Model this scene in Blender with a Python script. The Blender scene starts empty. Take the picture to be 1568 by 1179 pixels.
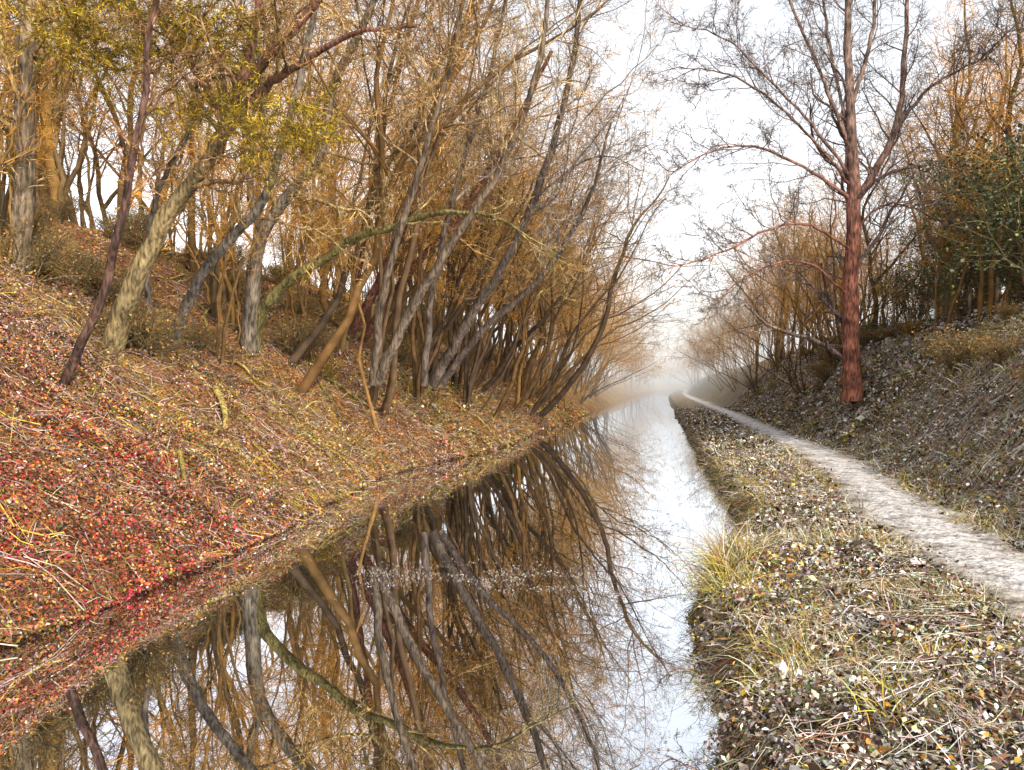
import bpy, math, numpy as np
from mathutils import Vector
rng=np.random.default_rng(11)
scene=bpy.context.scene
scene.view_settings.view_transform='Standard'
scene.view_settings.look='None'
scene.view_settings.exposure=0
H=2.5
YAW=math.radians(10.5)
FW=np.array([-math.sin(YAW),math.cos(YAW),0]); RT=np.array([math.cos(YAW),math.sin(YAW),0])

# ------------------------------------------------------------------ helpers
def ss(a,b,x):
    t=np.clip((x-a)/(b-a),0,1); return t*t*(3-2*t)
def vnoise(x,y,seed=0):
    xi=np.floor(x); yi=np.floor(y); fx=x-xi; fy=y-yi
    fx=fx*fx*(3-2*fx); fy=fy*fy*(3-2*fy)
    def h(i,j):
        v=np.sin(i*127.1+j*311.7+seed*74.7)*43758.5453
        return v-np.floor(v)
    return (h(xi,yi)*(1-fx)+h(xi+1,yi)*fx)*(1-fy)+(h(xi,yi+1)*(1-fx)+h(xi+1,yi+1)*fx)*fy
def fbm(x,y,seed=0,o=3):
    s=0;a=.5;f=1
    for k in range(o):
        s=s+a*(vnoise(x*f,y*f,seed+k*3)-.5); a*=.5; f*=2.03
    return s
def nrm(v):
    return v/np.maximum(np.linalg.norm(v,axis=-1,keepdims=True),1e-9)
def smin(a,b,k=1.5):
    h=np.clip(.5+.5*(b-a)/k,0,1); return b*(1-h)+a*h-k*h*(1-h)

def xl(Y): return -6.2-1.2*np.exp(-((Y-21)/7.)**2)+.5*fbm(Y*.35,Y*0+3.3,5)+.35*fbm(Y*1.3,Y*0+1.3,6)+6*ss(120,380,Y)
def xr(Y): return .45+1.0*ss(9.5,14.5,Y)-1.5*(1-ss(-1,4.5,Y))+.7*fbm(Y*.5,Y*0+8.3,9)+.45*fbm(Y*1.7,Y*0+4.3,2)+6*ss(120,380,Y)
def xp(Y): return 3.5+.9*ss(9,24,Y)+.3*ss(24,60,Y)+.5*ss(8,2,Y)+6*ss(120,380,Y)
def terr(X,Y):
    X=np.asarray(X,float);Y=np.asarray(Y,float)
    s=xl(Y)-X; r=X-xr(Y)
    crest=12-5*ss(45,130,Y)
    zl=.18*ss(0,.35,s)+.67*smin(s,crest+0*s,3.)
    zl=np.where(s>0,zl,0)+ss(.1,1.5,s)*(.8*fbm(X*.35,Y*.35,20)+.6*fbm(X*1.1,Y*1.1,21))
    q=X-(xp(Y)+1.0)
    zr=.42*ss(0,.3,r)+.16*ss(.2,2.5,r)+np.where(q>-.9,.8*smin(np.maximum(q,0)**1.15,5.6+0*q,2.)*ss(-.9,.6,q),0)
    am=ss(.6,1.8,np.abs(X-xp(Y)))
    zr=zr+ss(.1,.8,r)*am*(.32*fbm(X*.9,Y*.9,31)+.2*fbm(X*2.6,Y*2.6,33)+ss(.5,2,q)*.7*fbm(X*.4,Y*.4,35))
    bed=-.8*ss(0,.9,np.minimum(-s,-r))
    z=np.where(s>0,zl,np.where(r>0,zr,bed))
    end=ss(380,400,Y); z=np.maximum(z,end*3-1*(1-end))
    return z
def tnorm(X,Y,e=.15):
    gx=(terr(X+e,Y)-terr(X-e,Y))/(2*e); gy=(terr(X,Y+e)-terr(X,Y-e))/(2*e)
    return nrm(np.stack([-gx,-gy,np.ones_like(gx)],-1))
def spot(bear,rise,dist):
    """point along a camera ray: lateral and vertical slope from image coordinates, distance in metres"""
    return FW*dist+RT*bear*dist+np.array([0,0,H+rise*dist])

def mk(name,V,F,mat,C=None,smooth=False,parent=None,link=True):
    V=np.ascontiguousarray(V,dtype=np.float32); F=np.ascontiguousarray(F,dtype=np.int32)
    me=bpy.data.meshes.new(name)
    me.vertices.add(len(V)); me.vertices.foreach_set('co',V.ravel())
    k=F.shape[1]; me.loops.add(F.size); me.loops.foreach_set('vertex_index',F.ravel())
    me.polygons.add(len(F)); me.polygons.foreach_set('loop_start',np.arange(0,F.size,k,dtype=np.int32))
    if smooth: me.polygons.foreach_set('use_smooth',np.ones(len(F),dtype=bool))
    me.update(calc_edges=True)
    if C is not None:
        at=me.color_attributes.new('Col','FLOAT_COLOR','POINT')
        c=np.ones((len(V),4),np.float32); c[:,:3]=C; at.data.foreach_set('color',c.ravel())
    me.materials.append(mat)
    if not link: return me
    ob=bpy.data.objects.new(name,me); scene.collection.objects.link(ob)
    if parent: ob.parent=parent
    return ob
class Bag:
    def __init__(s): s.V=[];s.F=[];s.C=[];s.n=0
    def add(s,V,F,C):
        s.V.append(V); s.F.append(F+s.n); s.C.append(np.broadcast_to(C,(len(V),3))); s.n+=len(V)
    def arr(s): return np.concatenate(s.V),np.concatenate(s.F),np.concatenate(s.C)
    def obj(s,name,mat,**k):
        V,F,C=s.arr(); return mk(name,V,F,mat,C,**k)

def ribbons(bag,P,R,C):
    B,n,_=P.shape
    sd=nrm(np.cross(nrm(P[:,-1]-P[:,0]),rng.normal(size=(B,3))))[:,None,:]*(R*1.35)[...,None]
    V=np.stack([P-sd,P+sd],2)
    b=np.arange(B)[:,None]*n*2; i=np.arange(n-1)[None,:]*2
    F=np.stack([b+i,b+i+1,b+i+3,b+i+2],-1).reshape(-1,4)
    bag.add(V.reshape(-1,3),F,np.repeat(C,n*2,axis=0))
def tubes(bag,P,R,sides,C,lump=0.):
    B,n,_=P.shape
    C=np.asarray(C,float)
    if sides==1: return ribbons(bag,P,R,np.broadcast_to(C,(B,3)))
    T=nrm(np.gradient(P,axis=1))
    ch=nrm(P[:,-1]-P[:,0]); ax=np.argmin(np.abs(ch),axis=1); ref=np.eye(3)[ax][:,None,:]
    U=nrm(np.cross(T,ref)); W=np.cross(T,U)
    a=np.arange(sides)*2*np.pi/sides
    rr=R[:,:,None]*np.ones(sides)
    if lump: rr=rr*(1+lump*(rng.random(rr.shape)-.5)+lump*1.2*np.sin(a*2+rng.random((B,1,1))*6))
    V=P[:,:,None,:]+rr[...,None]*(np.cos(a)[:,None]*U[:,:,None,:]+np.sin(a)[:,None]*W[:,:,None,:])
    b=np.arange(B)[:,None,None]*n*sides; i=np.arange(n-1)[None,:,None]*sides; j=np.arange(sides)[None,None,:]; j2=(j+1)%sides
    F=np.stack([b+i+j,b+i+j2,b+i+sides+j2,b+i+sides+j],-1).reshape(-1,4)
    if C.ndim==2 and len(C)==B: C=np.repeat(C,n*sides,axis=0)
    elif C.ndim==3: C=np.repeat(C.reshape(-1,3),sides,axis=0)
    bag.add(V.reshape(-1,3),F,C)

def spawn(P,R,L,k,t0,t1,ang,lr,n,trop=0.,wander=.15,rr=.55,rmin=.004,bias=None,tip=.35):
    B,m,_=P.shape
    idx=np.repeat(np.arange(B),k); N=len(idx)
    t=np.tile((np.arange(k)+0.)/k,B)+rng.random(N)/k; tt=t0+(t1-t0)*t
    f=tt*(m-1); i=np.minimum(f.astype(int),m-2); w=(f-i)[:,None]
    pos=P[idx,i]*(1-w)+P[idx,i+1]*w; tan=nrm(P[idx,i+1]-P[idx,i])
    rad=R[idx,i]*(1-w[:,0])+R[idx,i+1]*w[:,0]
    rv=rng.normal(size=(N,3)); rv-= (rv*tan).sum(1,keepdims=True)*tan; rv=nrm(rv)
    a=np.radians(ang)*(1+.3*rng.normal(size=N))[:,None]
    d=np.cos(a)*tan+np.sin(a)*rv
    if bias is not None: d=nrm(d+np.array(bias))
    Lc=L[idx]*lr*(1-.45*t)*(.6+.8*rng.random(N))
    out=np.empty((N,n,3)); out[:,0]=pos
    for q in range(1,n):
        d=nrm(d+wander*rng.normal(size=(N,3))+np.array([0,0,trop]))
        out[:,q]=out[:,q-1]+d*(Lc/(n-1))[:,None]
    r0=np.maximum(rad*rr,rmin)
    Rc=r0[:,None]*np.linspace(1,tip,n)[None,:]
    return out,Rc,Lc

def resamp(pts,rad,n=14,wob=.0):
    pts=np.array(pts,float); rad=np.array(rad,float)
    P=np.vstack([2*pts[0]-pts[1],pts,2*pts[-1]-pts[-2]])
    m=len(pts); u=np.linspace(0,m-1-1e-6,n); i=u.astype(int); f=(u-i)[:,None]
    p0,p1,p2,p3=P[i],P[i+1],P[i+2],P[i+3]
    Q=.5*((2*p1)+(-p0+p2)*f+(2*p0-5*p1+4*p2-p3)*f**2+(-p0+3*p1-3*p2+p3)*f**3)
    R=np.interp(u,np.arange(m),rad)
    Q[1:-1]+=wob*rng.normal(size=(n-2,3))
    L=np.linalg.norm(np.diff(Q,axis=0),axis=1).sum()
    return Q,R,L

def quads(bag,P,N,size,C,asp=.36,tilt=.5,fold=.12):
    n=len(P); nn=nrm(N+tilt*rng.normal(size=(n,3)))
    x=rng.normal(size=(n,3)); x-=(x*nn).sum(1,keepdims=True)*nn; x=nrm(x); y=np.cross(nn,x)
    s=np.asarray(size).reshape(-1,1)*np.ones((n,1)); asp=asp*(.45+.75*rng.random((n,1)))
    V=np.stack([P-x*s*.5,P+y*s*asp-x*s*.05+nn*s*fold,P+x*s*.5+nn*s*fold*.6*rng.normal(size=(n,1)),P-y*s*asp-x*s*.05+nn*s*fold],1).reshape(-1,3)
    F=np.arange(4*n).reshape(-1,4)
    bag.add(V,F,np.repeat(C,4,axis=0))
def blades(bag,P,D,L,wd,C,n=4,grav=.35,wander=.15):
    N=len(P); out=np.empty((N,n,3)); out[:,0]=P; d=nrm(D)
    L=np.asarray(L)*np.ones(N)
    side=nrm(np.cross(d,rng.normal(size=(N,3))))
    for q in range(1,n):
        d=nrm(d+wander*rng.normal(size=(N,3))-np.array([0,0,grav])); out[:,q]=out[:,q-1]+d*(L/(n-1))[:,None]
    w=(np.asarray(wd)*np.ones(N))[:,None]*np.linspace(1,.15,n)[None,:]
    V=np.stack([out-side[:,None,:]*w[...,None],out+side[:,None,:]*w[...,None]],2)
    b=np.arange(N)[:,None]*n*2; i=np.arange(n-1)[None,:]*2
    F=np.stack([b+i,b+i+1,b+i+3,b+i+2],-1).reshape(-1,4)
    bag.add(V.reshape(-1,3),F,np.repeat(C,n*2,axis=0))
def pick(pal,W,n):
    pal=np.array(pal); W=np.asarray(W,float); W=W/W.sum(-1,keepdims=True)
    cs=np.cumsum(W,-1); u=rng.random((n,1)); i=np.minimum((u>cs).sum(1),len(pal)-1)
    return pal[i]*(.45+.9*rng.random((n,1)))*(1+.08*rng.normal(size=(n,3))).clip(.7,1.3)

# ------------------------------------------------------------------ materials
def newmat(name):
    m=bpy.data.materials.new(name); m.use_nodes=True; nt=m.node_tree; b=nt.nodes['Principled BSDF']; return m,nt,b
def colmat(name,rough=.75,var=.35,scale=6,hueobj=False,spec=.25,bump=0):
    m,nt,b=newmat(name); N=nt.nodes; L=nt.links
    at=N.new('ShaderNodeAttribute'); at.attribute_name='Col'
    out=at.outputs['Color']
    tc=N.new('ShaderNodeTexCoord')
    if var:
        no=N.new('ShaderNodeTexNoise'); no.inputs['Scale'].default_value=scale; no.inputs['Detail'].default_value=1
        L.new(tc.outputs['Object'],no.inputs['Vector'])
        mr=N.new('ShaderNodeMapRange'); mr.inputs[1].default_value=.3; mr.inputs[2].default_value=.7; mr.inputs[3].default_value=1-var; mr.inputs[4].default_value=1+var
        L.new(no.outputs['Fac'],mr.inputs[0])
        mu=N.new('ShaderNodeVectorMath'); mu.operation='SCALE'; L.new(out,mu.inputs[0]); L.new(mr.outputs[0],mu.inputs['Scale'])
        out=mu.outputs[0]
    if hueobj:
        oi=N.new('ShaderNodeObjectInfo'); cr=N.new('ShaderNodeValToRGB'); L.new(oi.outputs['Random'],cr.inputs[0])
        e=cr.color_ramp.elements; e[0].position=0; e[0].color=(.5,.5,.52,1); e[1].position=1; e[1].color=(1.1,.9,.65,1)
        for p,c in ((.15,(.9,.85,.75,1)),(.35,(1.4,1.15,.7,1)),(.5,(.55,.48,.43,1)),(.65,(1.,.85,.65,1)),(.8,(1.7,1.3,.66,1))):
            x=e.new(p); x.color=c
        m2=N.new('ShaderNodeVectorMath'); m2.operation='MULTIPLY'; L.new(out,m2.inputs[0]); L.new(cr.outputs[0],m2.inputs[1]); out=m2.outputs[0]
    L.new(out,b.inputs['Base Color']); b.inputs['Roughness'].default_value=rough; b.inputs['Specular IOR Level'].default_value=spec
    if bump:
        n2=N.new('ShaderNodeTexNoise'); n2.inputs['Scale'].default_value=16; n2.inputs['Detail'].default_value=4
        mp=N.new('ShaderNodeMapping'); mp.inputs['Scale'].default_value=(1,1,.25); L.new(tc.outputs['Object'],mp.inputs[0]); L.new(mp.outputs[0],n2.inputs['Vector'])
        bp=N.new('ShaderNodeBump'); bp.inputs['Strength'].default_value=bump; bp.inputs['Distance'].default_value=.05; L.new(n2.outputs['Fac'],bp.inputs['Height']); L.new(bp.outputs[0],b.inputs['Normal'])
        cr=N.new('ShaderNodeMapRange'); cr.inputs[1].default_value=.35; cr.inputs[2].default_value=.65; cr.inputs[3].default_value=.35; cr.inputs[4].default_value=1.6; L.new(n2.outputs['Fac'],cr.inputs[0])
        m3=N.new('ShaderNodeVectorMath'); m3.operation='SCALE'; L.new(out,m3.inputs[0]); L.new(cr.outputs[0],m3.inputs['Scale']); L.new(m3.outputs[0],b.inputs['Base Color'])
    return m
M_wood=colmat('bark',.85,.3,3,True,.1)
M_far=colmat('haze_tinted_bark',.85,.3,1,False,.1)  # distant bark; haze is painted into most of its vertex colours
M_hero=colmat('old_bark',.85,.45,2.2,False,.2,1.)
M_leaf=colmat('leaf',.8,0,2,False,.1)
M_grass=colmat('dry_grass',.8,0,2,False,.1)

def ground_mat():
    m,nt,b=newmat('leafy_soil'); N=nt.nodes;L=nt.links
    g=N.new('ShaderNodeNewGeometry')
    def noise(s,d=4):
        n=N.new('ShaderNodeTexNoise'); n.inputs['Scale'].default_value=s; n.inputs['Detail'].default_value=d; L.new(g.outputs['Position'],n.inputs['Vector']); return n
    at=N.new('ShaderNodeAttribute'); at.attribute_name='Col'
    n1=noise(1.2); n2=noise(18)
    cr=N.new('ShaderNodeValToRGB'); L.new(n2.outputs['Fac'],cr.inputs[0]); e=cr.color_ramp.elements
    e[0].position=.32; e[0].color=(.3,.28,.26,1); e[1].position=.68; e[1].color=(1.5,1.35,1.2,1)
    mu=N.new('ShaderNodeVectorMath'); mu.operation='MULTIPLY'; L.new(at.outputs['Color'],mu.inputs[0]); L.new(cr.outputs[0],mu.inputs[1])
    mr=N.new('ShaderNodeMapRange'); mr.inputs[1].default_value=.35; mr.inputs[2].default_value=.65; mr.inputs[3].default_value=.6; mr.inputs[4].default_value=1.25; L.new(n1.outputs['Fac'],mr.inputs[0])
    sc=N.new('ShaderNodeVectorMath'); sc.operation='SCALE'; L.new(mu.outputs[0],sc.inputs[0]); L.new(mr.outputs[0],sc.inputs['Scale'])
    L.new(sc.outputs[0],b.inputs['Base Color']); b.inputs['Roughness'].default_value=.95; b.inputs['Specular IOR Level'].default_value=.1
    bp=N.new('ShaderNodeBump'); bp.inputs['Distance'].default_value=.06; L.new(n2.outputs['Fac'],bp.inputs['Height']); L.new(bp.outputs[0],b.inputs['Normal'])
    return m
M_ground=ground_mat()
def path_mat():
    m,nt,b=newmat('worn_gravel'); N=nt.nodes;L=nt.links
    g=N.new('ShaderNodeNewGeometry'); at=N.new('ShaderNodeAttribute'); at.attribute_name='Col'
    n1=N.new('ShaderNodeTexNoise'); n1.inputs['Scale'].default_value=3.2; n1.inputs['Detail'].default_value=9; n1.inputs['Roughness'].default_value=.75; L.new(g.outputs['Position'],n1.inputs['Vector'])
    cr=N.new('ShaderNodeValToRGB'); e=cr.color_ramp.elements; e[0].position=.36; e[0].color=(.25,.22,.19,1); e[1].position=.66; e[1].color=(1.4,1.39,1.38,1)
    x=e.new(.5); x.color=(.9,.88,.87,1)
    L.new(n1.outputs['Fac'],cr.inputs[0]); mu=N.new('ShaderNodeVectorMath'); mu.operation='MULTIPLY'; L.new(at.outputs['Color'],mu.inputs[0]); L.new(cr.outputs[0],mu.inputs[1])
    L.new(mu.outputs[0],b.inputs['Base Color']); b.inputs['Roughness'].default_value=.9
    n2=N.new('ShaderNodeTexNoise'); n2.inputs['Scale'].default_value=12; n2.inputs['Detail'].default_value=8; L.new(g.outputs['Position'],n2.inputs['Vector'])
    bp=N.new('ShaderNodeBump'); bp.inputs['Distance'].default_value=.12; L.new(n2.outputs['Fac'],bp.inputs['Height']); L.new(bp.outputs[0],b.inputs['Normal'])
    return m
def water_mat():
    m,nt,b=newmat('still_water'); N=nt.nodes;L=nt.links
    b.inputs['Base Color'].default_value=(.03,.026,.016,1); b.inputs['Roughness'].default_value=.05; b.inputs['IOR'].default_value=1.33
    gl=N.new('ShaderNodeBsdfGlossy'); gl.inputs['Roughness'].default_value=.0; gl.inputs['Color'].default_value=(.88,.92,.98,1)
    g=N.new('ShaderNodeNewGeometry'); n=N.new('ShaderNodeTexNoise'); n.inputs['Scale'].default_value=1.3; n.inputs['Detail'].default_value=2; L.new(g.outputs['Position'],n.inputs['Vector'])
    bp=N.new('ShaderNodeBump'); bp.inputs['Strength'].default_value=.12; bp.inputs['Distance'].default_value=.005; L.new(n.outputs['Fac'],bp.inputs['Height'])
    L.new(bp.outputs[0],gl.inputs['Normal']); L.new(bp.outputs[0],b.inputs['Normal'])
    mx=N.new('ShaderNodeMixShader'); mx.inputs[0].default_value=.9; L.new(b.outputs[0],mx.inputs[1]); L.new(gl.outputs[0],mx.inputs[2]); L.new(mx.outputs[0],N['Material Output'].inputs['Surface'])
    return m

# ------------------------------------------------------------------ ground
def axis(parts):
    o=[]
    for a,b,s in parts: o.append(np.arange(a,b,s))
    return np.unique(np.round(np.concatenate(o),4))
gx=axis([(-700,-60,40),(-60,-20,1.2),(-20,-9,.3),(-9,-5.6,.1),(-5.6,-.6,.5),(-.6,8,.1),(8,14,.3),(14,60,1.5),(60,701,40)])
gy=axis([(-60,0,3),(0,3,.5),(3,24,.14),(24,50,.35),(50,100,1),(100,420,4),(420,1600,60)])
XX,YY=np.meshgrid(gx,gy); ZZ=terr(XX,YY)
V=np.stack([XX,YY,ZZ],-1).reshape(-1,3); nx=len(gx); ny=len(gy)
i=np.arange(ny-1)[:,None]*nx+np.arange(nx-1)[None,:]
F=np.stack([i,i+1,i+nx+1,i+nx],-1).reshape(-1,4)
X=V[:,0];Y=V[:,1]
def groundcol(X,Y):
    n=fbm(X*.5,Y*.5,50)+.5; n2=fbm(X*.22,Y*.3,60)+.5
    left=np.stack([.17+.15*n,.085+.08*n,.045+.02*n],-1)
    moss=np.array([.28,.23,.04]); k=ss(.48,.6,n2)[:,None]*.7; left=left*(1-k)+moss*k
    right=np.stack([.20+.12*n,.17+.09*n,.13+.06*n],-1)
    k=ss(.52,.64,n2)[:,None]*.6; right=right*(1-k)+np.array([.27,.21,.06])*k
    k=(.6*ss(60,130,Y))[:,None]; left=left*(1-k)+np.array([.2,.15,.09])*k
    c=np.where((X<-3)[:,None],left,right)
    z=terr(X,Y); c=np.where((z<-.02)[:,None],np.array([.05,.04,.025]),c)
    return c
mk('ground',V,F,M_ground,groundcol(X,Y),smooth=True)
wy=axis([(-40,396,4)]); wx=np.array([-9.5,-3,3.5,10])
A,Bm=np.meshgrid(wx,wy); A=A+0*Bm; V=np.stack([A,Bm,0*A],-1); V[:,3,0]=np.where(wy<120,3.6,9.6); V=V.reshape(-1,3); n=len(wx); i=np.arange(len(wy)-1)[:,None]*n+np.arange(n-1)[None,:]
mk('canal_water',V,np.stack([i,i+1,i+n+1,i+n],-1).reshape(-1,4),water_mat())
# path: soft worn strip, edges dive below the soil
py=axis([(-10,60,.12),(60,380,2)]); k=np.linspace(-1,1,25)
wv=.85+.3*fbm(py*.6,py*0+2,80)
PX=xp(py)[:,None]+k[None,:]*wv[:,None]+.25*fbm(py*.8,py*0,81)[:,None]; PY=py[:,None]+0*k[None,:]
edge=np.abs(k[None,:])+.7*fbm(PX*2.2,PY*2.2,83)
PZ=terr(PX,PY)+.03-.10*ss(.62,1.0,edge)+.05*fbm(PX*3,PY*3,82)-.02*np.exp(-((np.abs(k)-.4)/.15)**2)
V=np.stack([PX,PY,PZ],-1).reshape(-1,3); n=25; i=np.arange(len(py)-1)[:,None]*n+np.arange(n-1)[None,:]
e1=ss(.2,.85,edge).reshape(-1,1); PC=np.array([.56,.54,.535])*(1-e1)+np.array([.27,.235,.18])*e1
mk('towpath',V,np.stack([i,i+1,i+n+1,i+n],-1).reshape(-1,4),path_mat(),PC,smooth=True)

# ------------------------------------------------------------------ trees
def twigs(bag,P,R,L,spec,cT,cW,drop=0):
    for li,s in enumerate(spec):
        s=dict(s); sides=s.pop('sides',3); P,R,L=spawn(P,R,L,**s)
        f=((li+1)/len(spec))**1.3; c=np.array(cT)*(1-f)+np.array(cW)*f
        C=c*(.5+1.*rng.random((len(P),1)))
        tubes(bag,P,R,sides,C)
    return P,R,L
cTr=(.14,.098,.055); cTw=(.38,.235,.08)
def pole_tree(h,r,k1,lean=(0,0),fork=False,clean=.3,spread=45,lo=False,cT=cTr,cW=cTw):
    bag=Bag(); pts=[np.array([0,0,-.4])]; d=np.array([lean[0],lean[1],1.])
    x=pts[0].copy()
    for q in range(7):
        x=x+nrm(d+.15*rng.normal(size=3))*h/7; pts.append(x.copy())
    P,R,L=resamp(pts,np.linspace(r,r*.18,8)*np.array([1.25,1,1,1,1,1,1,1]),18,.04)
    trunks=[(P,R,L)]
    for _ in range(int(fork)):
        j=rng.integers(4,9); p0=P[j]; d=nrm(np.array([rng.normal()*.5,rng.normal()*.5,1.]))
        pts=[p0]; x=p0.copy()
        for q in range(5):
            x=x+nrm(d+.15*rng.normal(size=3)+np.array([0,0,.15*q]))*h*.6/5; pts.append(x.copy())
        trunks.append(resamp(pts,np.linspace(R[j]*.8,R[j]*.15,6),18,.02))
    P=np.stack([t[0] for t in trunks]);R=np.stack([t[1] for t in trunks]);L=np.array([t[2] for t in trunks])
    tubes(bag,P,R,7,cT,.15)
    if lo: spec=[dict(k=k1,t0=clean,t1=.98,ang=spread,lr=.36,n=6,trop=.07,wander=.2,rr=.42,sides=3),
          dict(k=7,t0=.15,t1=.97,ang=45,lr=.45,n=4,trop=.04,wander=.25,rr=.5,rmin=.010,sides=1),
          dict(k=7,t0=.15,t1=1,ang=45,lr=.6,n=3,trop=.02,wander=.28,rr=.55,rmin=.007,sides=1)]
    else: spec=[dict(k=k1,t0=clean,t1=.98,ang=spread,lr=.36,n=7,trop=.07,wander=.2,rr=.42,sides=4),
          dict(k=8,t0=.15,t1=.97,ang=45,lr=.42,n=5,trop=.04,wander=.22,rr=.5,rmin=.008,sides=3),
          dict(k=6,t0=.15,t1=1,ang=45,lr=.5,n=4,trop=.02,wander=.25,rr=.55,rmin=.006,sides=1),
          dict(k=4,t0=.15,t1=1,ang=45,lr=.55,n=3,trop=.0,wander=.25,rr=.6,rmin=.0045,sides=1)]
    twigs(bag,P,R,L,spec,cT,cW)
    return bag
def coppice(ns,h,lean,lo=False,spr=.35,wd=.17,cT=cTr,cW=cTw,up=.06,rk=1):
    bag=Bag(); TR=[]
    for s in range(ns):
        a=rng.random()*6.28; base=np.array([math.cos(a)*.3,math.sin(a)*.3,-.4])
        d=np.array([math.cos(a)*spr+lean*(.4+.9*rng.random()),math.sin(a)*spr,1.]); hh=h*(.65+.45*rng.random()); r=(.05+.08*rng.random())*rk
        pts=[base];x=base.copy();dd=d.copy()
        for q in range(8):
            dd=nrm(dd+wd*rng.normal(size=3)+np.array([.02,0,up])); x=x+dd*hh/8; pts.append(x.copy())
        TR.append(resamp(pts,np.linspace(r,r*.2,9),18,.04))
    P=np.stack([t[0] for t in TR]);R=np.stack([t[1] for t in TR]);L=np.array([t[2] for t in TR])
    tubes(bag,P,R,6,cT,.15)
    if lo: spec=[dict(k=10,t0=.42,t1=.98,ang=48,lr=.32,n=6,trop=.05,wander=.22,rr=.45,sides=3,bias=(.2*lean,0,.05)),
          dict(k=7,t0=.15,t1=.97,ang=48,lr=.45,n=4,trop=.02,wander=.25,rr=.5,rmin=.009,sides=1),
          dict(k=6,t0=.15,t1=1,ang=48,lr=.6,n=3,trop=0,wander=.28,rr=.55,rmin=.0065,sides=1)]
    else: spec=[dict(k=11,t0=.45,t1=.98,ang=48,lr=.34,n=7,trop=.05,wander=.22,rr=.45,sides=4,bias=(.2*lean,0,.08)),
          dict(k=7,t0=.15,t1=.97,ang=48,lr=.42,n=5,trop=.02,wander=.25,rr=.5,rmin=.007,sides=3),
          dict(k=6,t0=.15,t1=1,ang=48,lr=.5,n=4,trop=0,wander=.28,rr=.55,rmin=.0055,sides=1),
          dict(k=4,t0=.15,t1=1,ang=45,lr=.55,n=3,trop=0,wander=.25,rr=.6,rmin=.0045,sides=1)]
    twigs(bag,P,R,L,spec,cT,cW)
    return bag
DKT=(.075,.053,.038); GYW=(.27,.205,.14)
poles=[pole_tree(16,.15,20),pole_tree(19,.19,22,fork=1),pole_tree(14,.11,16,lean=(.1,0),clean=.4),pole_tree(17,.18,20,fork=2,clean=.25,spread=50),pole_tree(13,.08,14,clean=.45),pole_tree(17,.15,20,lean=(.5,0),fork=1,cT=DKT,cW=GYW,clean=.4)]
leaners=[coppice(3,16,.65,cT=DKT,rk=1.3),coppice(3,17,.75,cT=(.10,.075,.06),cW=GYW,rk=1.3),coppice(5,15,.45,cT=DKT)]
plo=[pole_tree(15,.16,17,lo=True),pole_tree(17,.18,16,lo=True,fork=1),pole_tree(14,.11,15,lo=True,clean=.4),pole_tree(16,.15,17,lo=True,lean=(.4,0),fork=1,cT=DKT,cW=(.3,.22,.13))]
llo=[coppice(4,16,.55,lo=True,cT=DKT),coppice(4,15,.5,lo=True,cW=(.3,.22,.13))]
saps=[coppice(4,9,.1,lo=True,spr=.12,wd=.1),coppice(3,11,.1,lo=True,spr=.1,wd=.1)]
def meshes(L_,nm):
    o=[b.obj('x',M_wood,link=False,smooth=True) for b in L_]
    for m in o: m.name=nm+'_mesh'
    return o
mp=meshes(poles,'bare_tree'); ml=meshes(leaners,'leaning_coppice_tree'); ms=meshes(saps,'sapling'); mpl=meshes(plo,'slender_tree'); mll=meshes(llo,'coppice_tree')
def inst(me,name,x,y,rot,sc,dz=0):
    ob=bpy.data.objects.new(name,me); scene.collection.objects.link(ob)
    ob.location=(x,y,float(terr(x,y))+dz); ob.rotation_euler=(rng.normal()*.04,rng.normal()*.04,rot); ob.scale=(sc,sc,sc*(.9+.2*rng.random())); return ob
placed=[]
def far_enough(x,y,dm):
    for a,b in placed:
        if (a-x)**2+(b-y)**2<dm*dm: return False
    placed.append((x,y)); return True
def pole(x,y,rot,sc):
    near=(x*x+y*y)<34**2
    inst(mp[rng.integers(5)] if near else mpl[rng.integers(3)],'bare_tree',x,y,rot,sc)
cnt=0
while cnt<88:
    y=11+80*rng.random()**1.3; x=-11-26*rng.random()**1.3
    if y<17 and x>-15: continue
    if not far_enough(x,y,1.7): continue
    pole(x,y,rng.random()*6.28,.75+.4*rng.random()); cnt+=1
cnt=0
while cnt<30:
    y=25+70*rng.random()**1.1; x=float(xl(np.array(y)))-1.-4.5*rng.random()
    if not far_enough(x,y,2.0): continue
    inst(ml[rng.integers(3)] if y<46 else mll[rng.integers(2)],'leaning_coppice_tree',x,y,rng.normal()*.4,(.75+.3*rng.random())*(1-.25*ss(50,95,y))); cnt+=1
cnt=0
while cnt<28:
    y=22+75*rng.random()**1.1; x=float(xl(np.array(y)))-1-5*rng.random()
    if not far_enough(x,y,1.4): continue
    if rng.random()<.6: inst(mp[5] if y<46 else mpl[3],'leaning_tree',x,y,rng.normal()*.5,.75+.3*rng.random())
    else: pole(x,y,rng.random()*6,.6+.3*rng.random())
    cnt+=1
cnt=0
while cnt<60:
    y=14+60*rng.random(); x=-10-18*rng.random()
    if y<18 and x>-13: continue
    inst(ms[rng.integers(2)],'sapling',x,y,rng.random()*6.28,.6+.5*rng.random()); cnt+=1
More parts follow.
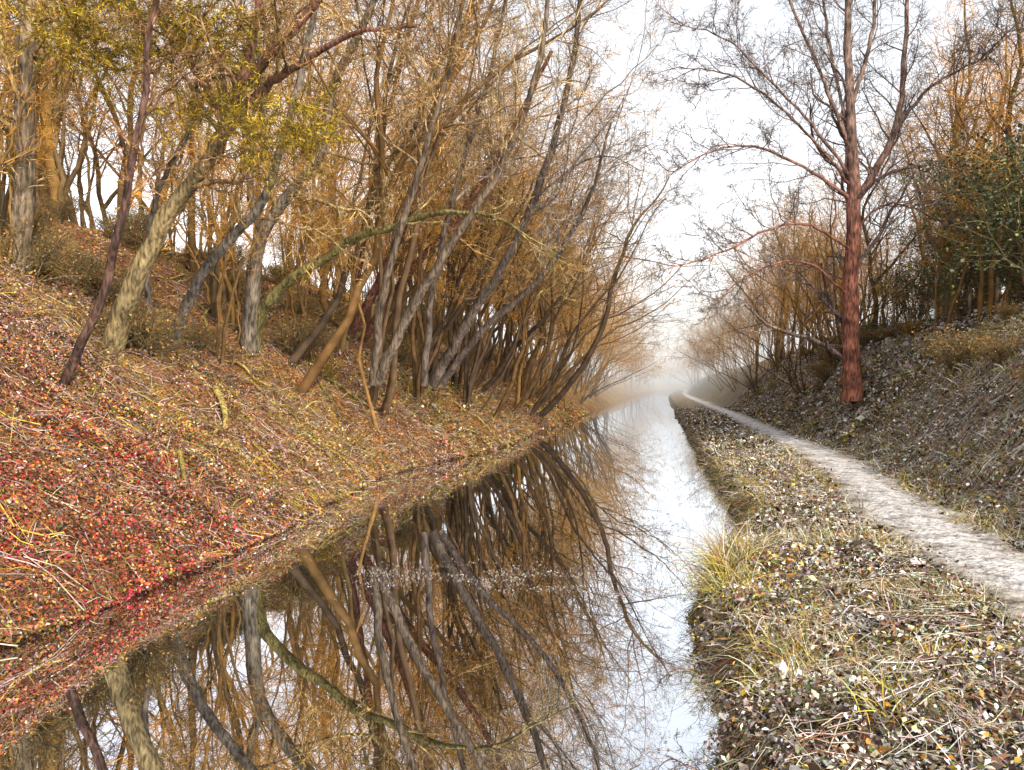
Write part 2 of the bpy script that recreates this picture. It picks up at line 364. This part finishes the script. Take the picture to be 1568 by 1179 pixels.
# right bank woods
cnt=0
while cnt<80:
    y=20+80*rng.random()**1.3; x=8.8+20*rng.random()**1.2
    if y<33 and x<11.8: continue
    if not far_enough(x,y,1.6): continue
    pole(x,y,rng.random()*6.28,(.8+.4*rng.random())*(1 if x>11 else .7)*(1-.15*ss(50,90,y))); cnt+=1
cnt=0
while cnt<26:
    y=25+28*rng.random(); x=.40*y+ (.1+.25*rng.random())*y*.9
    if x<10.5 or not far_enough(x,y,1.2): continue
    pole(x,y,rng.random()*6.28,.85+.35*rng.random()); cnt+=1
cnt=0
while cnt<18:
    y=40+60*rng.random(); x=7.0+3.*rng.random()
    if not far_enough(x,y,1.5): continue
    inst(mll[rng.integers(2)],'coppice_tree',x,y,math.pi+rng.normal()*1.3,.4+.3*rng.random()); cnt+=1
cnt=0
while cnt<36:
    y=22+50*rng.random(); x=9+12*rng.random()
    inst(ms[rng.integers(2)],'sapling',x,y,rng.random()*6.28,.5+.4*rng.random()); cnt+=1
# distant mass
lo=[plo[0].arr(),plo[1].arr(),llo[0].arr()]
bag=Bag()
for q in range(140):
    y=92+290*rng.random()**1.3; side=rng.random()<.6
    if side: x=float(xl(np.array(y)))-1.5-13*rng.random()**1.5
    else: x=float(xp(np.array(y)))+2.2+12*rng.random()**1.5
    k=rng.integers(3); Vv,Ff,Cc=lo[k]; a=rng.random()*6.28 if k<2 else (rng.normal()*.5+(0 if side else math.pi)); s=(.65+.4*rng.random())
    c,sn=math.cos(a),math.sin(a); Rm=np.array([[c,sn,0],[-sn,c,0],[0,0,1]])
    bag.add(Vv@Rm*s+np.array([x,y,float(terr(x,y))]),Ff,(Cc*(.8+.5*rng.random()))*.85+np.array([.3,.28,.26])*.15)  # painted haze: bark colour blended slightly towards a pale grey
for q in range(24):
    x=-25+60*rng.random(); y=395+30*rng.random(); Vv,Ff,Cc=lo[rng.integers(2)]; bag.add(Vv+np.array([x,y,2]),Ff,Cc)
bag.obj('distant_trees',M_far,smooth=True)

# ---- foreground trees placed from image coordinates
def hero(name,limbs,spec,cT,cW,sides=10,mat=None,lump=.12,cTw=None,zfade=None):
    bag=Bag(); TR=[]
    for pts,rad in limbs:
        TR.append(resamp([spot(*p) for p in pts],rad,26,.02))
    P=np.stack([t[0] for t in TR]);R=np.stack([t[1] for t in TR]);L=np.array([max(t[2],9.) for t in TR])
    C=np.array(cT)*np.ones(P.shape)
    if zfade is not None:
        f=ss(zfade[0],zfade[1],P[:,:,2])[...,None]; C=C*(1-f)+np.array(zfade[2])*f
    tubes(bag,P,R,sides,C,lump)
    Pe=twigs(bag,P,R,L,spec,np.array(cT)*.5+np.array(cW)*.5 if cTw is None else cTw,cW)
    ob=bag.obj(name,mat or M_hero,smooth=True)
    return ob,Pe
def spec(k1,lr1,t0=.35,trop=.02,bias=None,k2=8,k3=6,k4=4,ang=48):
    return [dict(k=k1,t0=t0,t1=.98,ang=ang,lr=lr1,n=9,trop=trop,wander=.2,rr=.38,rmin=.018,sides=5,bias=bias),
            dict(k=k2,t0=.15,t1=.97,ang=45,lr=.45,n=6,trop=trop*.5,wander=.22,rr=.5,rmin=.009,sides=3),
            dict(k=k3,t0=.15,t1=1,ang=45,lr=.45,n=4,trop=0,wander=.25,rr=.55,rmin=.006,sides=1),
            dict(k=k4,t0=.1,t1=1,ang=42,lr=.5,n=3,trop=0,wander=.22,rr=.6,rmin=.0045,sides=1)]
A,PA=hero('leaning_mossy_tree',[
 ([(-.51,.03,17),(-.466,.148,16.6),(-.421,.230,16.3),(-.376,.291,16),(-.343,.369,15.6),(-.290,.426,15.2),(-.216,.516,14.8)],[.31,.22,.185,.165,.14,.10,.07]),
 ([(-.372,.30,16),(-.325,.36,15.6),(-.27,.40,15),(-.2,.44,14.4),(-.12,.45,13.8)],[.11,.09,.065,.045,.02]),
 ([(-.35,.35,15.7),(-.33,.42,15.6),(-.315,.50,15.5),(-.30,.6,15.4)],[.12,.10,.085,.06]),
 ([(-.36,.33,15.8),(-.40,.40,15.7),(-.44,.46,15.5),(-.47,.54,15.2)],[.10,.08,.06,.04])],
 spec(10,.26,.35),(.17,.125,.06),(.26,.15,.06),zfade=(6.5,9,(.11,.05,.035)))
hero('slender_leaning_tree',[([(-.575,-.02,13.8),(-.52,.098,13.5),(-.491,.213,13.3),(-.466,.344,13.2),(-.45,.484,13.2),(-.43,.6,13.2)],[.10,.085,.075,.065,.055,.04])],
 spec(12,.2,.4),(.07,.038,.028),(.24,.13,.06),8)
hero('crooked_tree',[
 ([(-.329,.035,24),(-.3245,.131,23.7),(-.315,.189,23.5),(-.282,.238,23.2),(-.241,.287,22.8),(-.2246,.377,22.5),(-.1836,.459,22),(-.15,.55,21.6)],[.34,.25,.22,.19,.17,.14,.11,.07]),
 ([(-.315,.19,23.5),(-.33,.26,23.5),(-.31,.34,23.4),(-.32,.45,23.3),(-.3,.56,23)],[.13,.11,.09,.07,.05])],
 spec(13,.28,.35),(.11,.088,.065),(.38,.25,.08))
hero('arching_branch_tree',[
 ([(-.325,.045,24),(-.315,.094,23.8),(-.274,.135,23.4),(-.233,.16,23),(-.195,.187,22.5),(-.151,.197,22),(-.105,.214,21.5),(-.0525,.216,21),(-.01,.205,20.6),(.03,.178,20.3),(.075,.155,20)],[.23,.19,.17,.15,.13,.11,.09,.065,.045,.03,.012])],
 spec(14,.17,.3,.05,k2=6,k3=5),(.12,.10,.035),(.28,.19,.08))
hero('ivy_clad_tree',[([(-.63,.10,17.5),(-.614,.213,17.3),(-.61,.361,17.1),(-.608,.45,17),(-.605,.6,17)],[.25,.19,.17,.15,.13])],
 spec(16,.2,.2),(.15,.11,.07),(.36,.24,.09))
hero('twisted_tree',[([(-.435,.04,19.3),(-.397,.123,19),(-.356,.18,18.7),(-.315,.23,18.3),(-.282,.32,18),(-.257,.434,17.8),(-.22,.55,17.5)],[.15,.11,.1,.09,.08,.06,.04]),
 ([(-.45,.05,19),(-.46,.15,19),(-.445,.24,18.8),(-.40,.34,18.4),(-.39,.5,18.2)],[.1,.08,.07,.05,.03])],
 spec(12,.25,.3),(.10,.082,.065),(.38,.24,.08))
hero('red_stemmed_tree',[([(-.215,.04,32),(-.159,.1475,31),(-.118,.246,30),(-.1016,.32,29.5),(-.069,.418,29),(-.04,.52,28)],[.22,.17,.15,.13,.11,.08]),
 ([(-.2,.04,32),(-.13,.14,30.5),(-.06,.22,29),(.0,.32,28),(.05,.42,27)],[.17,.14,.12,.09,.06]),
 ([(-.21,.04,32),(-.19,.16,31.5),(-.17,.28,31),(-.14,.40,30),(-.11,.52,29)],[.16,.13,.11,.09,.06])],
 spec(14,.28,.35,bias=(.15,0,.08)),(.12,.05,.035),(.38,.25,.08))
hero('overhanging_tree',[([(-.10,.0,27),(-.055,.08,26),(.0,.17,25),(.045,.28,24),(.075,.40,23.4),(.09,.52,23)],[.17,.14,.12,.10,.07,.05]),
 ([(-.11,.0,27),(-.10,.12,26.5),(-.07,.25,26),(-.03,.38,25.5),(0,.52,25)],[.15,.12,.10,.08,.05]),
 ([(-.09,.0,27),(-.035,.07,26),(.04,.14,25),(.095,.23,24),(.125,.33,23.4)],[.13,.11,.09,.06,.03])],
 spec(15,.27,.45,.05,bias=(.1,0,.12)),(.075,.055,.043),(.26,.21,.165))
hero('overhanging_tree',[([(-.17,.0,22),(-.13,.09,21.5),(-.075,.18,21),(-.01,.28,20.5),(.035,.41,20),(.05,.55,20)],[.14,.12,.10,.08,.06,.04]),
 ([(-.175,.0,22),(-.16,.12,21.6),(-.12,.26,21.2),(-.08,.40,20.8),(-.05,.54,20.5)],[.12,.10,.08,.06,.04])],
 spec(13,.25,.5,.05,bias=(.08,0,.12)),(.09,.065,.045),(.34,.24,.11))
# right bank tree
dR=28
hero('tall_bank_tree',[
 ([(.427,-.02,dR),(.4265,.02,dR),(.4254,.115,dR),(.4295,.238,dR),(.4254,.32,dR),(.4213,.418,dR),(.419,.56,dR)],[.36,.27,.24,.21,.16,.12,.08]),
 ([(.4290,.228,dR),(.4516,.262,dR+.3),(.480,.32,dR+.5),(.4926,.40,dR+.5),(.498,.54,dR+.5)],[.15,.12,.10,.08,.05]),
 ([(.428,.232,dR),(.365,.275,27.3),(.30,.300,26.5),(.243,.29,25.5),(.193,.262,24.6)],[.065,.048,.035,.025,.012]),
 ([(.425,.17,dR),(.374,.2,27),(.324,.197,26),(.259,.164,25),(.185,.143,24)],[.06,.045,.035,.025,.012]),
 ([(.426,.26,dR),(.374,.33,27.4),(.325,.38,26.6),(.267,.435,25.8),(.20,.455,25)],[.065,.05,.038,.025,.012]),
 ([(.427,.25,dR),(.357,.33,27.3),(.284,.385,26.5),(.21,.40,25.8)],[.06,.045,.03,.015]),
 ([(.423,.30,dR),(.38,.41,27.8),(.34,.50,27.5),(.30,.58,27)],[.07,.055,.04,.025]),
 ([(.425,.3,dR),(.40,.42,28.4),(.385,.52,28.6),(.375,.6,28.8)],[.07,.055,.045,.03]),
 ([(.425,.11,dR),(.366,.155,27.3),(.30,.14,26.5),(.25,.10,25.8)],[.05,.035,.025,.012]),
 ([(.427,.19,dR),(.464,.225,27.5),(.51,.22,27),(.56,.19,26.5)],[.055,.04,.03,.015]),
 ([(.485,.33,dR+.5),(.53,.377,28),(.587,.41,27.5),(.64,.46,27)],[.06,.045,.03,.015]),
 ([(.423,.34,dR),(.45,.43,28),(.46,.53,28),(.47,.6,28)],[.07,.06,.05,.035])],
 spec(17,.27,.18,.06,bias=(-.1,0,.15),k2=8,k3=6,k4=5,ang=42),(.22,.085,.055),(.17,.135,.115),cTw=(.13,.085,.07),zfade=(6,13,(.15,.10,.08)))

# evergreen foliage on leaning tree
bag=Bag()
cs=[(-.56,.44,16,1.1),(-.50,.40,16,.9),(-.46,.46,15.5,1.0),(-.40,.42,15.5,1.1),(-.35,.34,15.3,.8),(-.31,.31,15,.8),(-.36,.45,15.5,.8),(-.27,.335,14.8,.6),(-.42,.34,15.6,.45),(-.52,.49,15.8,1.1),(-.25,.31,14.6,.4)]
for (a,e,d,r) in cs:
    c=spot(a,e,d); n=int(60*r*r)
    base=c+rng.normal(size=(n,3))*np.array([r*.6,r*.6,r*.26])
    D=nrm((base-c)*.6+rng.normal(size=(n,3))*.4+np.array([.3,0,-.05]))
    P0=np.stack([base+D*t for t in np.linspace(-.1,.55,5)],1); P0[:,:,2]-=np.linspace(0,.12,5)**1.0
    tubes(bag,P0,np.full((n,5),.008),3,(.12,.08,.03))
    m=60; idx=np.repeat(np.arange(n),m); t=rng.random(n*m)
    q=base[idx]+D[idx]*(t*.65-.1)[:,None]+rng.normal(size=(n*m,3))*.035
    q[:,2]-=.12*t
    br=(.35+.9*rng.random((n,1)))[idx]
    col=pick([(.46,.30,.02),(.34,.23,.025),(.17,.14,.03),(.07,.07,.025)],[.4,.3,.2,.1],n*m)*br
    blades(bag,q,D[idx]+rng.normal(size=(n*m,3))*.7,.10,.009,col,n=2,grav=.1)
fo=bag.obj('foliage',M_leaf); fo.parent=A

# shrubs / evergreens
def shrub(h,w,nl,pal,W,ls=.07,stems=14):
    bag=Bag(); a=rng.random(stems)*6.28; rf=.4+.6*rng.random(stems)
    P0=np.zeros((stems,6,3)); 
    for q in range(6):
        t=q/5; P0[:,q]=np.stack([np.cos(a)*w*.5*t*rf,np.sin(a)*w*.5*t*rf,h*.85*t*(1-.2*t)*(1.3-.5*rf)-.1],-1)+rng.normal(size=(stems,3))*.05*h*t
    R=np.ones((stems,1))*np.linspace(.03,.008,6)[None,:]; L=np.full(stems,h)
    tubes(bag,P0,R,4,(.12,.09,.05))
    P1,R1,L1=spawn(P0,R,L,8,.2,1,50,.5,5,.02,.25,.6,.005); tubes(bag,P1,R1,3,(.13,.1,.05))
    P2,R2,L2=spawn(P1,R1,L1,5,.2,1,45,.5,4,.0,.2,.6,.004); tubes(bag,P2,R2,1,(.17,.12,.05))
    k=nl//len(P2)+1; idx=np.repeat(np.arange(len(P2)),k); j=rng.integers(0,4,len(idx))
    q=P2[idx,j]+rng.normal(size=(len(idx),3))*.07
    quads(bag,q,np.array([0,0,1.]),ls*(.7+.6*rng.random(len(q))),pick(pal,W,len(q)),tilt=.8)
    return bag
GP=[(.05,.075,.045),(.10,.12,.06),(.20,.22,.13),(.28,.24,.06)]
sh=[shrub(1.8,2.4,3000,GP,[.35,.3,.2,.15]),shrub(1.0,2.0,2200,[(.42,.3,.05),(.3,.17,.04),(.18,.16,.04),(.4,.22,.05)],[.3,.3,.2,.2]),
    shrub(4.5,3.0,11000,GP,[.4,.35,.15,.1],.08,20),
    shrub(1.6,2.6,500,[(.4,.2,.06),(.3,.16,.05)],[.5,.5],.06,26)]
msh=[b.obj('x',M_leaf,link=False) for b in sh]
for q,(nm) in enumerate(['holly_shrub','golden_shrub','evergreen_holly_tree','bramble_bush']): msh[q].name=nm+'_mesh'
for x,y,s in [(10.3,24.4,1.35),(12.3,30,1.45),(13.4,36,1.3),(11.3,27.5,.7),(12,41,.9)]:
    inst(msh[2],'evergreen_holly_tree',x,y,rng.random()*6,s,-.2)
NM=['holly_shrub','golden_shrub','','bramble_bush']
for q in range(60):
    y=15+50*rng.random(); x=-10.-11*rng.random(); k=rng.choice([0,1,3],p=[.25,.2,.55])
    if k==0: x-=4
    inst(msh[k],NM[k],x,y,rng.random()*6,.5+.6*rng.random(),-.1)
for q in range(90):
    y=14+55*rng.random(); x=float(xp(np.array(y)))+2.2+7*rng.random()**.8; k=rng.choice([0,1,3],p=[.3,.25,.45])
    if k==0: x+=2
    inst(msh[k],NM[k],x,y,rng.random()*6,.25+.6*rng.random(),-.1)

# ------------------------------------------------------------------ ground cover
CR=(.33,.025,.04);RO=(.46,.11,.04);OR=(.56,.25,.06);BR=(.20,.10,.055);YE=(.48,.35,.06);PA_=(.50,.41,.35);MV=(.27,.17,.17);GR=(.12,.14,.045);ST=(.52,.46,.34);DK=(.045,.03,.022);LG=(.68,.66,.63);OL=(.28,.24,.06)
def clump(X,Y,sd): return ss(.42,.68,fbm(X*1.7,Y*1.7,sd,4)+.5)
bag=Bag()
def lscat(n,y0,y1,pw,smax,size):
    Y=y0+(y1-y0)*rng.random(n)**pw; s=smax*rng.random(n)**1.2; X=xl(Y)-s+.15; return X,Y,s
for n,y0,y1,pw,smax,size in [(190000,3.5,14,1.1,6.5,.042),(110000,10,30,1.2,11,.06),(45000,26,70,1.3,11,.12)]:
    X,Y,s=lscat(n,y0,y1,pw,smax,size); Z=np.maximum(terr(X,Y),.0); N_=tnorm(X,Y)
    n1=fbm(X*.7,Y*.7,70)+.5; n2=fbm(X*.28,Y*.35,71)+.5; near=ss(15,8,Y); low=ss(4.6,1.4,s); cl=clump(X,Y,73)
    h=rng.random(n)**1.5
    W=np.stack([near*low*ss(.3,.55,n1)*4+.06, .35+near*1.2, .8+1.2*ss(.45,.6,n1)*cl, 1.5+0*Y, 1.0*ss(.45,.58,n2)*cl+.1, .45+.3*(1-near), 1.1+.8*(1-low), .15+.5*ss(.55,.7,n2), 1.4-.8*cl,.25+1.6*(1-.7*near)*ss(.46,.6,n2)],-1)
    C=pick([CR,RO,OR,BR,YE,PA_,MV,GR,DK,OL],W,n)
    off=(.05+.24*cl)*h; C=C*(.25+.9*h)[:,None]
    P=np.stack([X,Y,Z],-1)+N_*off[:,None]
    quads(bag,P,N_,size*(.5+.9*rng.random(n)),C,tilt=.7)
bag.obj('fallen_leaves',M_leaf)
bag=Bag()
n=30000; Y=4+45*rng.random(n)**1.3; s=10*rng.random(n); X=xl(Y)-s; N_=tnorm(X,Y); P=np.stack([X,Y,terr(X,Y)],-1)
C=pick([ST,BR,YE,RO,MV,OR,PA_,OL],[.12,.3,.12,.08,.15,.08,.1,.15],n)
blades(bag,P,N_+rng.normal(size=(n,3))*.7+np.array([.5,0,0]),.15+.4*rng.random(n)**2+.006*Y,.003+.0002*Y,C,n=4,grav=.35)
n=4500; Y=4+30*rng.random(n)**1.2; X=xl(Y)-.05-.5*rng.random(n); P=np.stack([X,Y,np.maximum(terr(X,Y),0)],-1)
blades(bag,P,np.array([.8,0,.6])+rng.normal(size=(n,3))*.6,.1+.35*rng.random(n)**1.5,.005,pick([BR,DK,YE,RO,PA_],[.35,.3,.15,.1,.1],n),n=4,grav=.4)
bag.obj('bramble_and_dry_grass',M_grass)
def lying(name,specs,col,col2):
    bag=Bag()
    for x0,y0,dx,dy,L,r in specs:
        t=np.linspace(0,1,16); x=x0+dx*L*t+.08*L*np.sin(t*5+x0)*dy; y=y0+dy*L*t-.08*L*np.sin(t*4)*dx; z=terr(x,y)+r+.12*L*.2*np.abs(np.sin(t*5))
        P=np.stack([x,y,z],-1)[None]; R=(r*np.linspace(1,.35,16))[None]
        tubes(bag,P,R,7,np.array([col])*(.5+.8*rng.random()),.12)
        P1,R1,L1=spawn(P,R,np.array([L]),7,.3,1,45,.3,5,.05,.15,.5,.008); tubes(bag,P1,R1,4,col2)
        P2,R2,L2=spawn(P1,R1,L1,5,.2,1,45,.5,4,0,.2,.5,.004); tubes(bag,P2,R2,3,col2)
    bag.obj(name,M_hero,smooth=True)
sp=[]
for q in range(44):
    y=11+28*rng.random()**1.1; s=1.5+8*rng.random(); a=rng.normal()*.7
    sp.append((float(xl(np.array(y)))-s,y,math.cos(a)*.7,-abs(math.sin(a))*.9 if rng.random()<.6 else math.sin(a),2+3*rng.random(),.02+.06*rng.random()))
lying('fallen_branches',sp,(.24,.18,.05),(.18,.13,.06))
bag=Bag()
def sticks(n,X,Y,L,r,cols):
    a=rng.random(n)*6.28; t=np.linspace(-.5,.5,3)[None,:]
    px=X[:,None]+np.cos(a)[:,None]*L[:,None]*t; pyy=Y[:,None]+np.sin(a)[:,None]*L[:,None]*t; pz=np.maximum(terr(px,pyy),.0)+.03+.06*rng.random((n,3))
    tubes(bag,np.stack([px,pyy,pz],-1),np.full((n,3),1.)*r[:,None],3,cols)
n=6000; Y=4+25*rng.random(n)**1.2; X=xl(Y)-8*rng.random(n); sticks(n,X,Y,.2+.7*rng.random(n),.003+.006*rng.random(n),pick([BR,PA_,MV,YE],[.5,.15,.2,.15],n))
n=12000; Y=3+22*rng.random(n)**1.3; X=xr(Y)+.1+7*rng.random(n); k=np.abs(X-xp(Y))>.9; X=X[k];Y=Y[k];n=len(X); sticks(n,X,Y,.1+.4*rng.random(n),.002+.003*rng.random(n),pick([BR,LG,ST,PA_],[.3,.25,.25,.2],n))
bag.obj('fallen_twigs',M_grass)
# right bank
bag=Bag(); gb=Bag()
for n,y0,y1,pw,xm,size in [(180000,3,12,1.2,7.5,.040),(100000,9,30,1.2,9,.06),(45000,26,70,1.3,10,.12)]:
    Y=y0+(y1-y0)*rng.random(n)**pw; X=xr(Y)+xm*rng.random(n); dp=np.abs(X-xp(Y)); keep=(dp>.25+.8*rng.random(n)**.6)|(rng.random(n)<.012); X=X[keep];Y=Y[keep];n=len(X)
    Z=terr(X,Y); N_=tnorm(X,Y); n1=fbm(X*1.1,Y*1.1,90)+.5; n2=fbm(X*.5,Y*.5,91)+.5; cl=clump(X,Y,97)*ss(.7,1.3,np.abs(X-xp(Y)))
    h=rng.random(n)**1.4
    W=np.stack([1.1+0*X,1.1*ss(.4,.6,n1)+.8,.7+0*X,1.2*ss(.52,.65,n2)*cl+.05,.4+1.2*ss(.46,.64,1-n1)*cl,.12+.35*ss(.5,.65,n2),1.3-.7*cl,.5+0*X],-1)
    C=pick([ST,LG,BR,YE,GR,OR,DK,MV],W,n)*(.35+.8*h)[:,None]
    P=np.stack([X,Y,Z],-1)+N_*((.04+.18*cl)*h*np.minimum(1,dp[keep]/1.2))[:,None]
    bg_=(rng.random(n)<.05); big=1+1.0*bg_; C=C*np.where(bg_,.7,1.)[:,None]
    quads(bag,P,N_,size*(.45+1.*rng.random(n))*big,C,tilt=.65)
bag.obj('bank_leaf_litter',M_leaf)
for n,y0,y1,pw,xm,L in [(140000,3,13,1.2,7,.12),(70000,10,35,1.3,8,.2)]:
    Y=y0+(y1-y0)*rng.random(n)**pw; X=xr(Y)+.02+xm*rng.random(n); n1=fbm(X*.9,Y*.9,95)+.5; keep=(np.abs(X-xp(Y))>.4+.6*rng.random(n))&(rng.random(n)<.2+1.3*ss(.47,.6,n1)); X=X[keep];Y=Y[keep];n1=n1[keep];n=len(X)
    P=np.stack([X,Y,terr(X,Y)-.01],-1)
    gg=ss(.5,.6,n1)
    C=pick([YE,GR,ST,BR,(.36,.30,.07),LG],np.stack([.1+.15*gg,.1+.08*gg,.35-.05*gg,.15+0*gg,.08+.2*gg,.3-.05*gg],-1),n)
    blades(gb,P,np.array([0,0,.45])+rng.normal(size=(n,3))*.65,L*(.4+1.1*rng.random(n))*(1+.5*gg),.0022+.0003*Y,C,n=3,grav=.4)
n=14000; Y=2.5+40*rng.random(n)**1.4; X=xr(Y)+.02+.25*rng.random(n); P=np.stack([X,Y,terr(X,Y)],-1)
keep=rng.random(n)<.25+ss(.4,.6,vnoise(Y*1.3,X*0,12)); P=P[keep]; Y=Y[keep]; n=len(P)
blades(gb,P,np.array([-.8,-.2,.5])+rng.normal(size=(n,3))*.45,.12+.4*rng.random(n)**1.5,.003+.0002*Y,pick([ST,BR,YE,DK,GR],[.25,.3,.12,.25,.08],n),n=4,grav=.5)
gb.obj('bank_grass',M_grass)
def sedge(x,y,n,L):
    b=Bag(); P=np.array([x,y,float(terr(x,y))])+rng.normal(size=(n,3))*np.array([.12,.12,.01])
    blades(b,P,np.array([-.25,0,.9])+rng.normal(size=(n,3))*.5,L*(.4+.7*rng.random(n)),.005,pick([YE,(.36,.31,.06),ST,BR,GR],[.2,.25,.25,.2,.1],n),n=6,grav=.25,wander=.08)
    b.obj('sedge_clump',M_grass)
for x,y,n_,L in [(.75,8.9,420,.8),(.85,9.6,300,.7),(.7,8.2,260,.7),(1.0,6.3,200,.4),(1.4,5.2,180,.35),(1.7,13.2,160,.5),(1.8,17,130,.45),(2.1,7.4,120,.32),(1.7,21,110,.5),(.8,5.6,150,.4),(1.9,5.9,110,.3)]:
    x=max(x,float(xr(np.array(y)))+.12); sedge(x,y,n_,L)
# floating debris
bag=Bag()
n=6500; t=rng.random(n); X=-4.0+4.6*t; Y=9.7+.4*np.sin(t*5)+rng.normal(size=n)*.4+ .4*t
n2=3000; t2=rng.random(n2); X2=1.2-2.0*t2**1.5+.2*rng.normal(size=n2); Y2=12.5+6.*rng.random(n2)
n3=2200; X3=-6+7*rng.random(n3); Y3=5+45*rng.random(n3)
n4=1600; X4=1.4-2.4*rng.random(n4)**2; Y4=16+22*rng.random(n4)
n5=900; Y5=4.5+9*rng.random(n5); X5=xr(Y5)-.05-.5*rng.random(n5)**2
X=np.concatenate([X,X2,X3,X4,X5]);Y=np.concatenate([Y,Y2,Y3,Y4,Y5]); k=(X<xr(Y)-.02)&(X>xl(Y)+.05)&(fbm(X*1.5,Y*2.6,44)+.5>.48+.08*rng.random(len(X))); X=X[k];Y=Y[k];n=len(X)
quads(bag,np.stack([X,Y,np.full(n,.006)],-1),np.array([0,0,1.])+0*np.zeros((n,3)),.008+.03*rng.random(n)**2,pick([ST,BR,LG,MV,DK],[.25,.2,.2,.2,.15],n),tilt=.06,fold=.02)
bag.obj('floating_leaves',M_leaf)
# fence on right ridge
bag=Bag(); fx=10.2; posts=[]
for q in range(12):
    y=18+q*2.2; z=float(terr(fx,y)); P=np.array([[[fx,y,z-.2],[fx+.01,y,z+.5],[fx+.02,y+.02,z+1.1]]]); tubes(bag,P,np.full((1,3),.05),6,(.16,.12,.08)); posts.append((y,z))
for hgt in (.4,.7,1.0):
    P=np.array([[[fx,y,z+hgt] for y,z in posts]]); tubes(bag,P,np.full((1,12),.006),4,(.25,.24,.22))
bag.obj('wire_fence',M_hero)

# ------------------------------------------------------------------ mist in the cutting
m=bpy.data.materials.new('mist'); m.use_nodes=True; nt=m.node_tree; nt.nodes.remove(nt.nodes['Principled BSDF'])
vs=nt.nodes.new('ShaderNodeVolumeScatter'); vs.inputs['Color'].default_value=(.98,.985,1,1); vs.inputs['Density'].default_value=.0055; vs.inputs['Anisotropy'].default_value=.0
nt.links.new(vs.outputs[0],nt.nodes['Material Output'].inputs['Volume'])
x0,x1,y0,y1,z0,z1=-24,26,62,460,-3,18
V=np.array([[x,y,z] for x in (x0,x1) for y in (y0,y1) for z in (z0,z1)],float)
F=np.array([[0,1,3,2],[4,6,7,5],[0,4,5,1],[2,3,7,6],[0,2,6,4],[1,5,7,3]])
mk('mist',V,F,m)

# ------------------------------------------------------------------ light
sunv=Vector((.6,-.6,.6)).normalized(); el=math.asin(sunv.z)
w=bpy.data.worlds.new('World'); scene.world=w; w.use_nodes=True; nt=w.node_tree; bg=nt.nodes['Background']
sk=nt.nodes.new('ShaderNodeTexSky'); sk.sky_type='NISHITA'; sk.sun_disc=False; sk.sun_elevation=el; sk.sun_rotation=math.atan2(sunv.x,sunv.y); sk.dust_density=3; sk.air_density=1.; sk.ozone_density=1
hs=nt.nodes.new('ShaderNodeHueSaturation'); hs.inputs['Saturation'].default_value=.2; hs.inputs['Value'].default_value=2.6
nt.links.new(sk.outputs[0],hs.inputs['Color']); nt.links.new(hs.outputs[0],bg.inputs['Color']); bg.inputs['Strength'].default_value=.15
sl=bpy.data.lights.new('sun','SUN'); sl.energy=4.3; sl.angle=math.radians(3); sl.color=(1,.88,.68)
so=bpy.data.objects.new('sun',sl); scene.collection.objects.link(so); so.rotation_euler=(-sunv).to_track_quat('-Z','Y').to_euler()
cam=bpy.data.cameras.new('camera'); co=bpy.data.objects.new('camera',cam); scene.collection.objects.link(co)
co.location=(0,0,H); co.rotation_euler=(math.radians(90),0,YAW); cam.lens=28; cam.sensor_width=36; cam.clip_end=3000; cam.clip_start=.05
scene.camera=co
print('objs',len(bpy.data.objects))
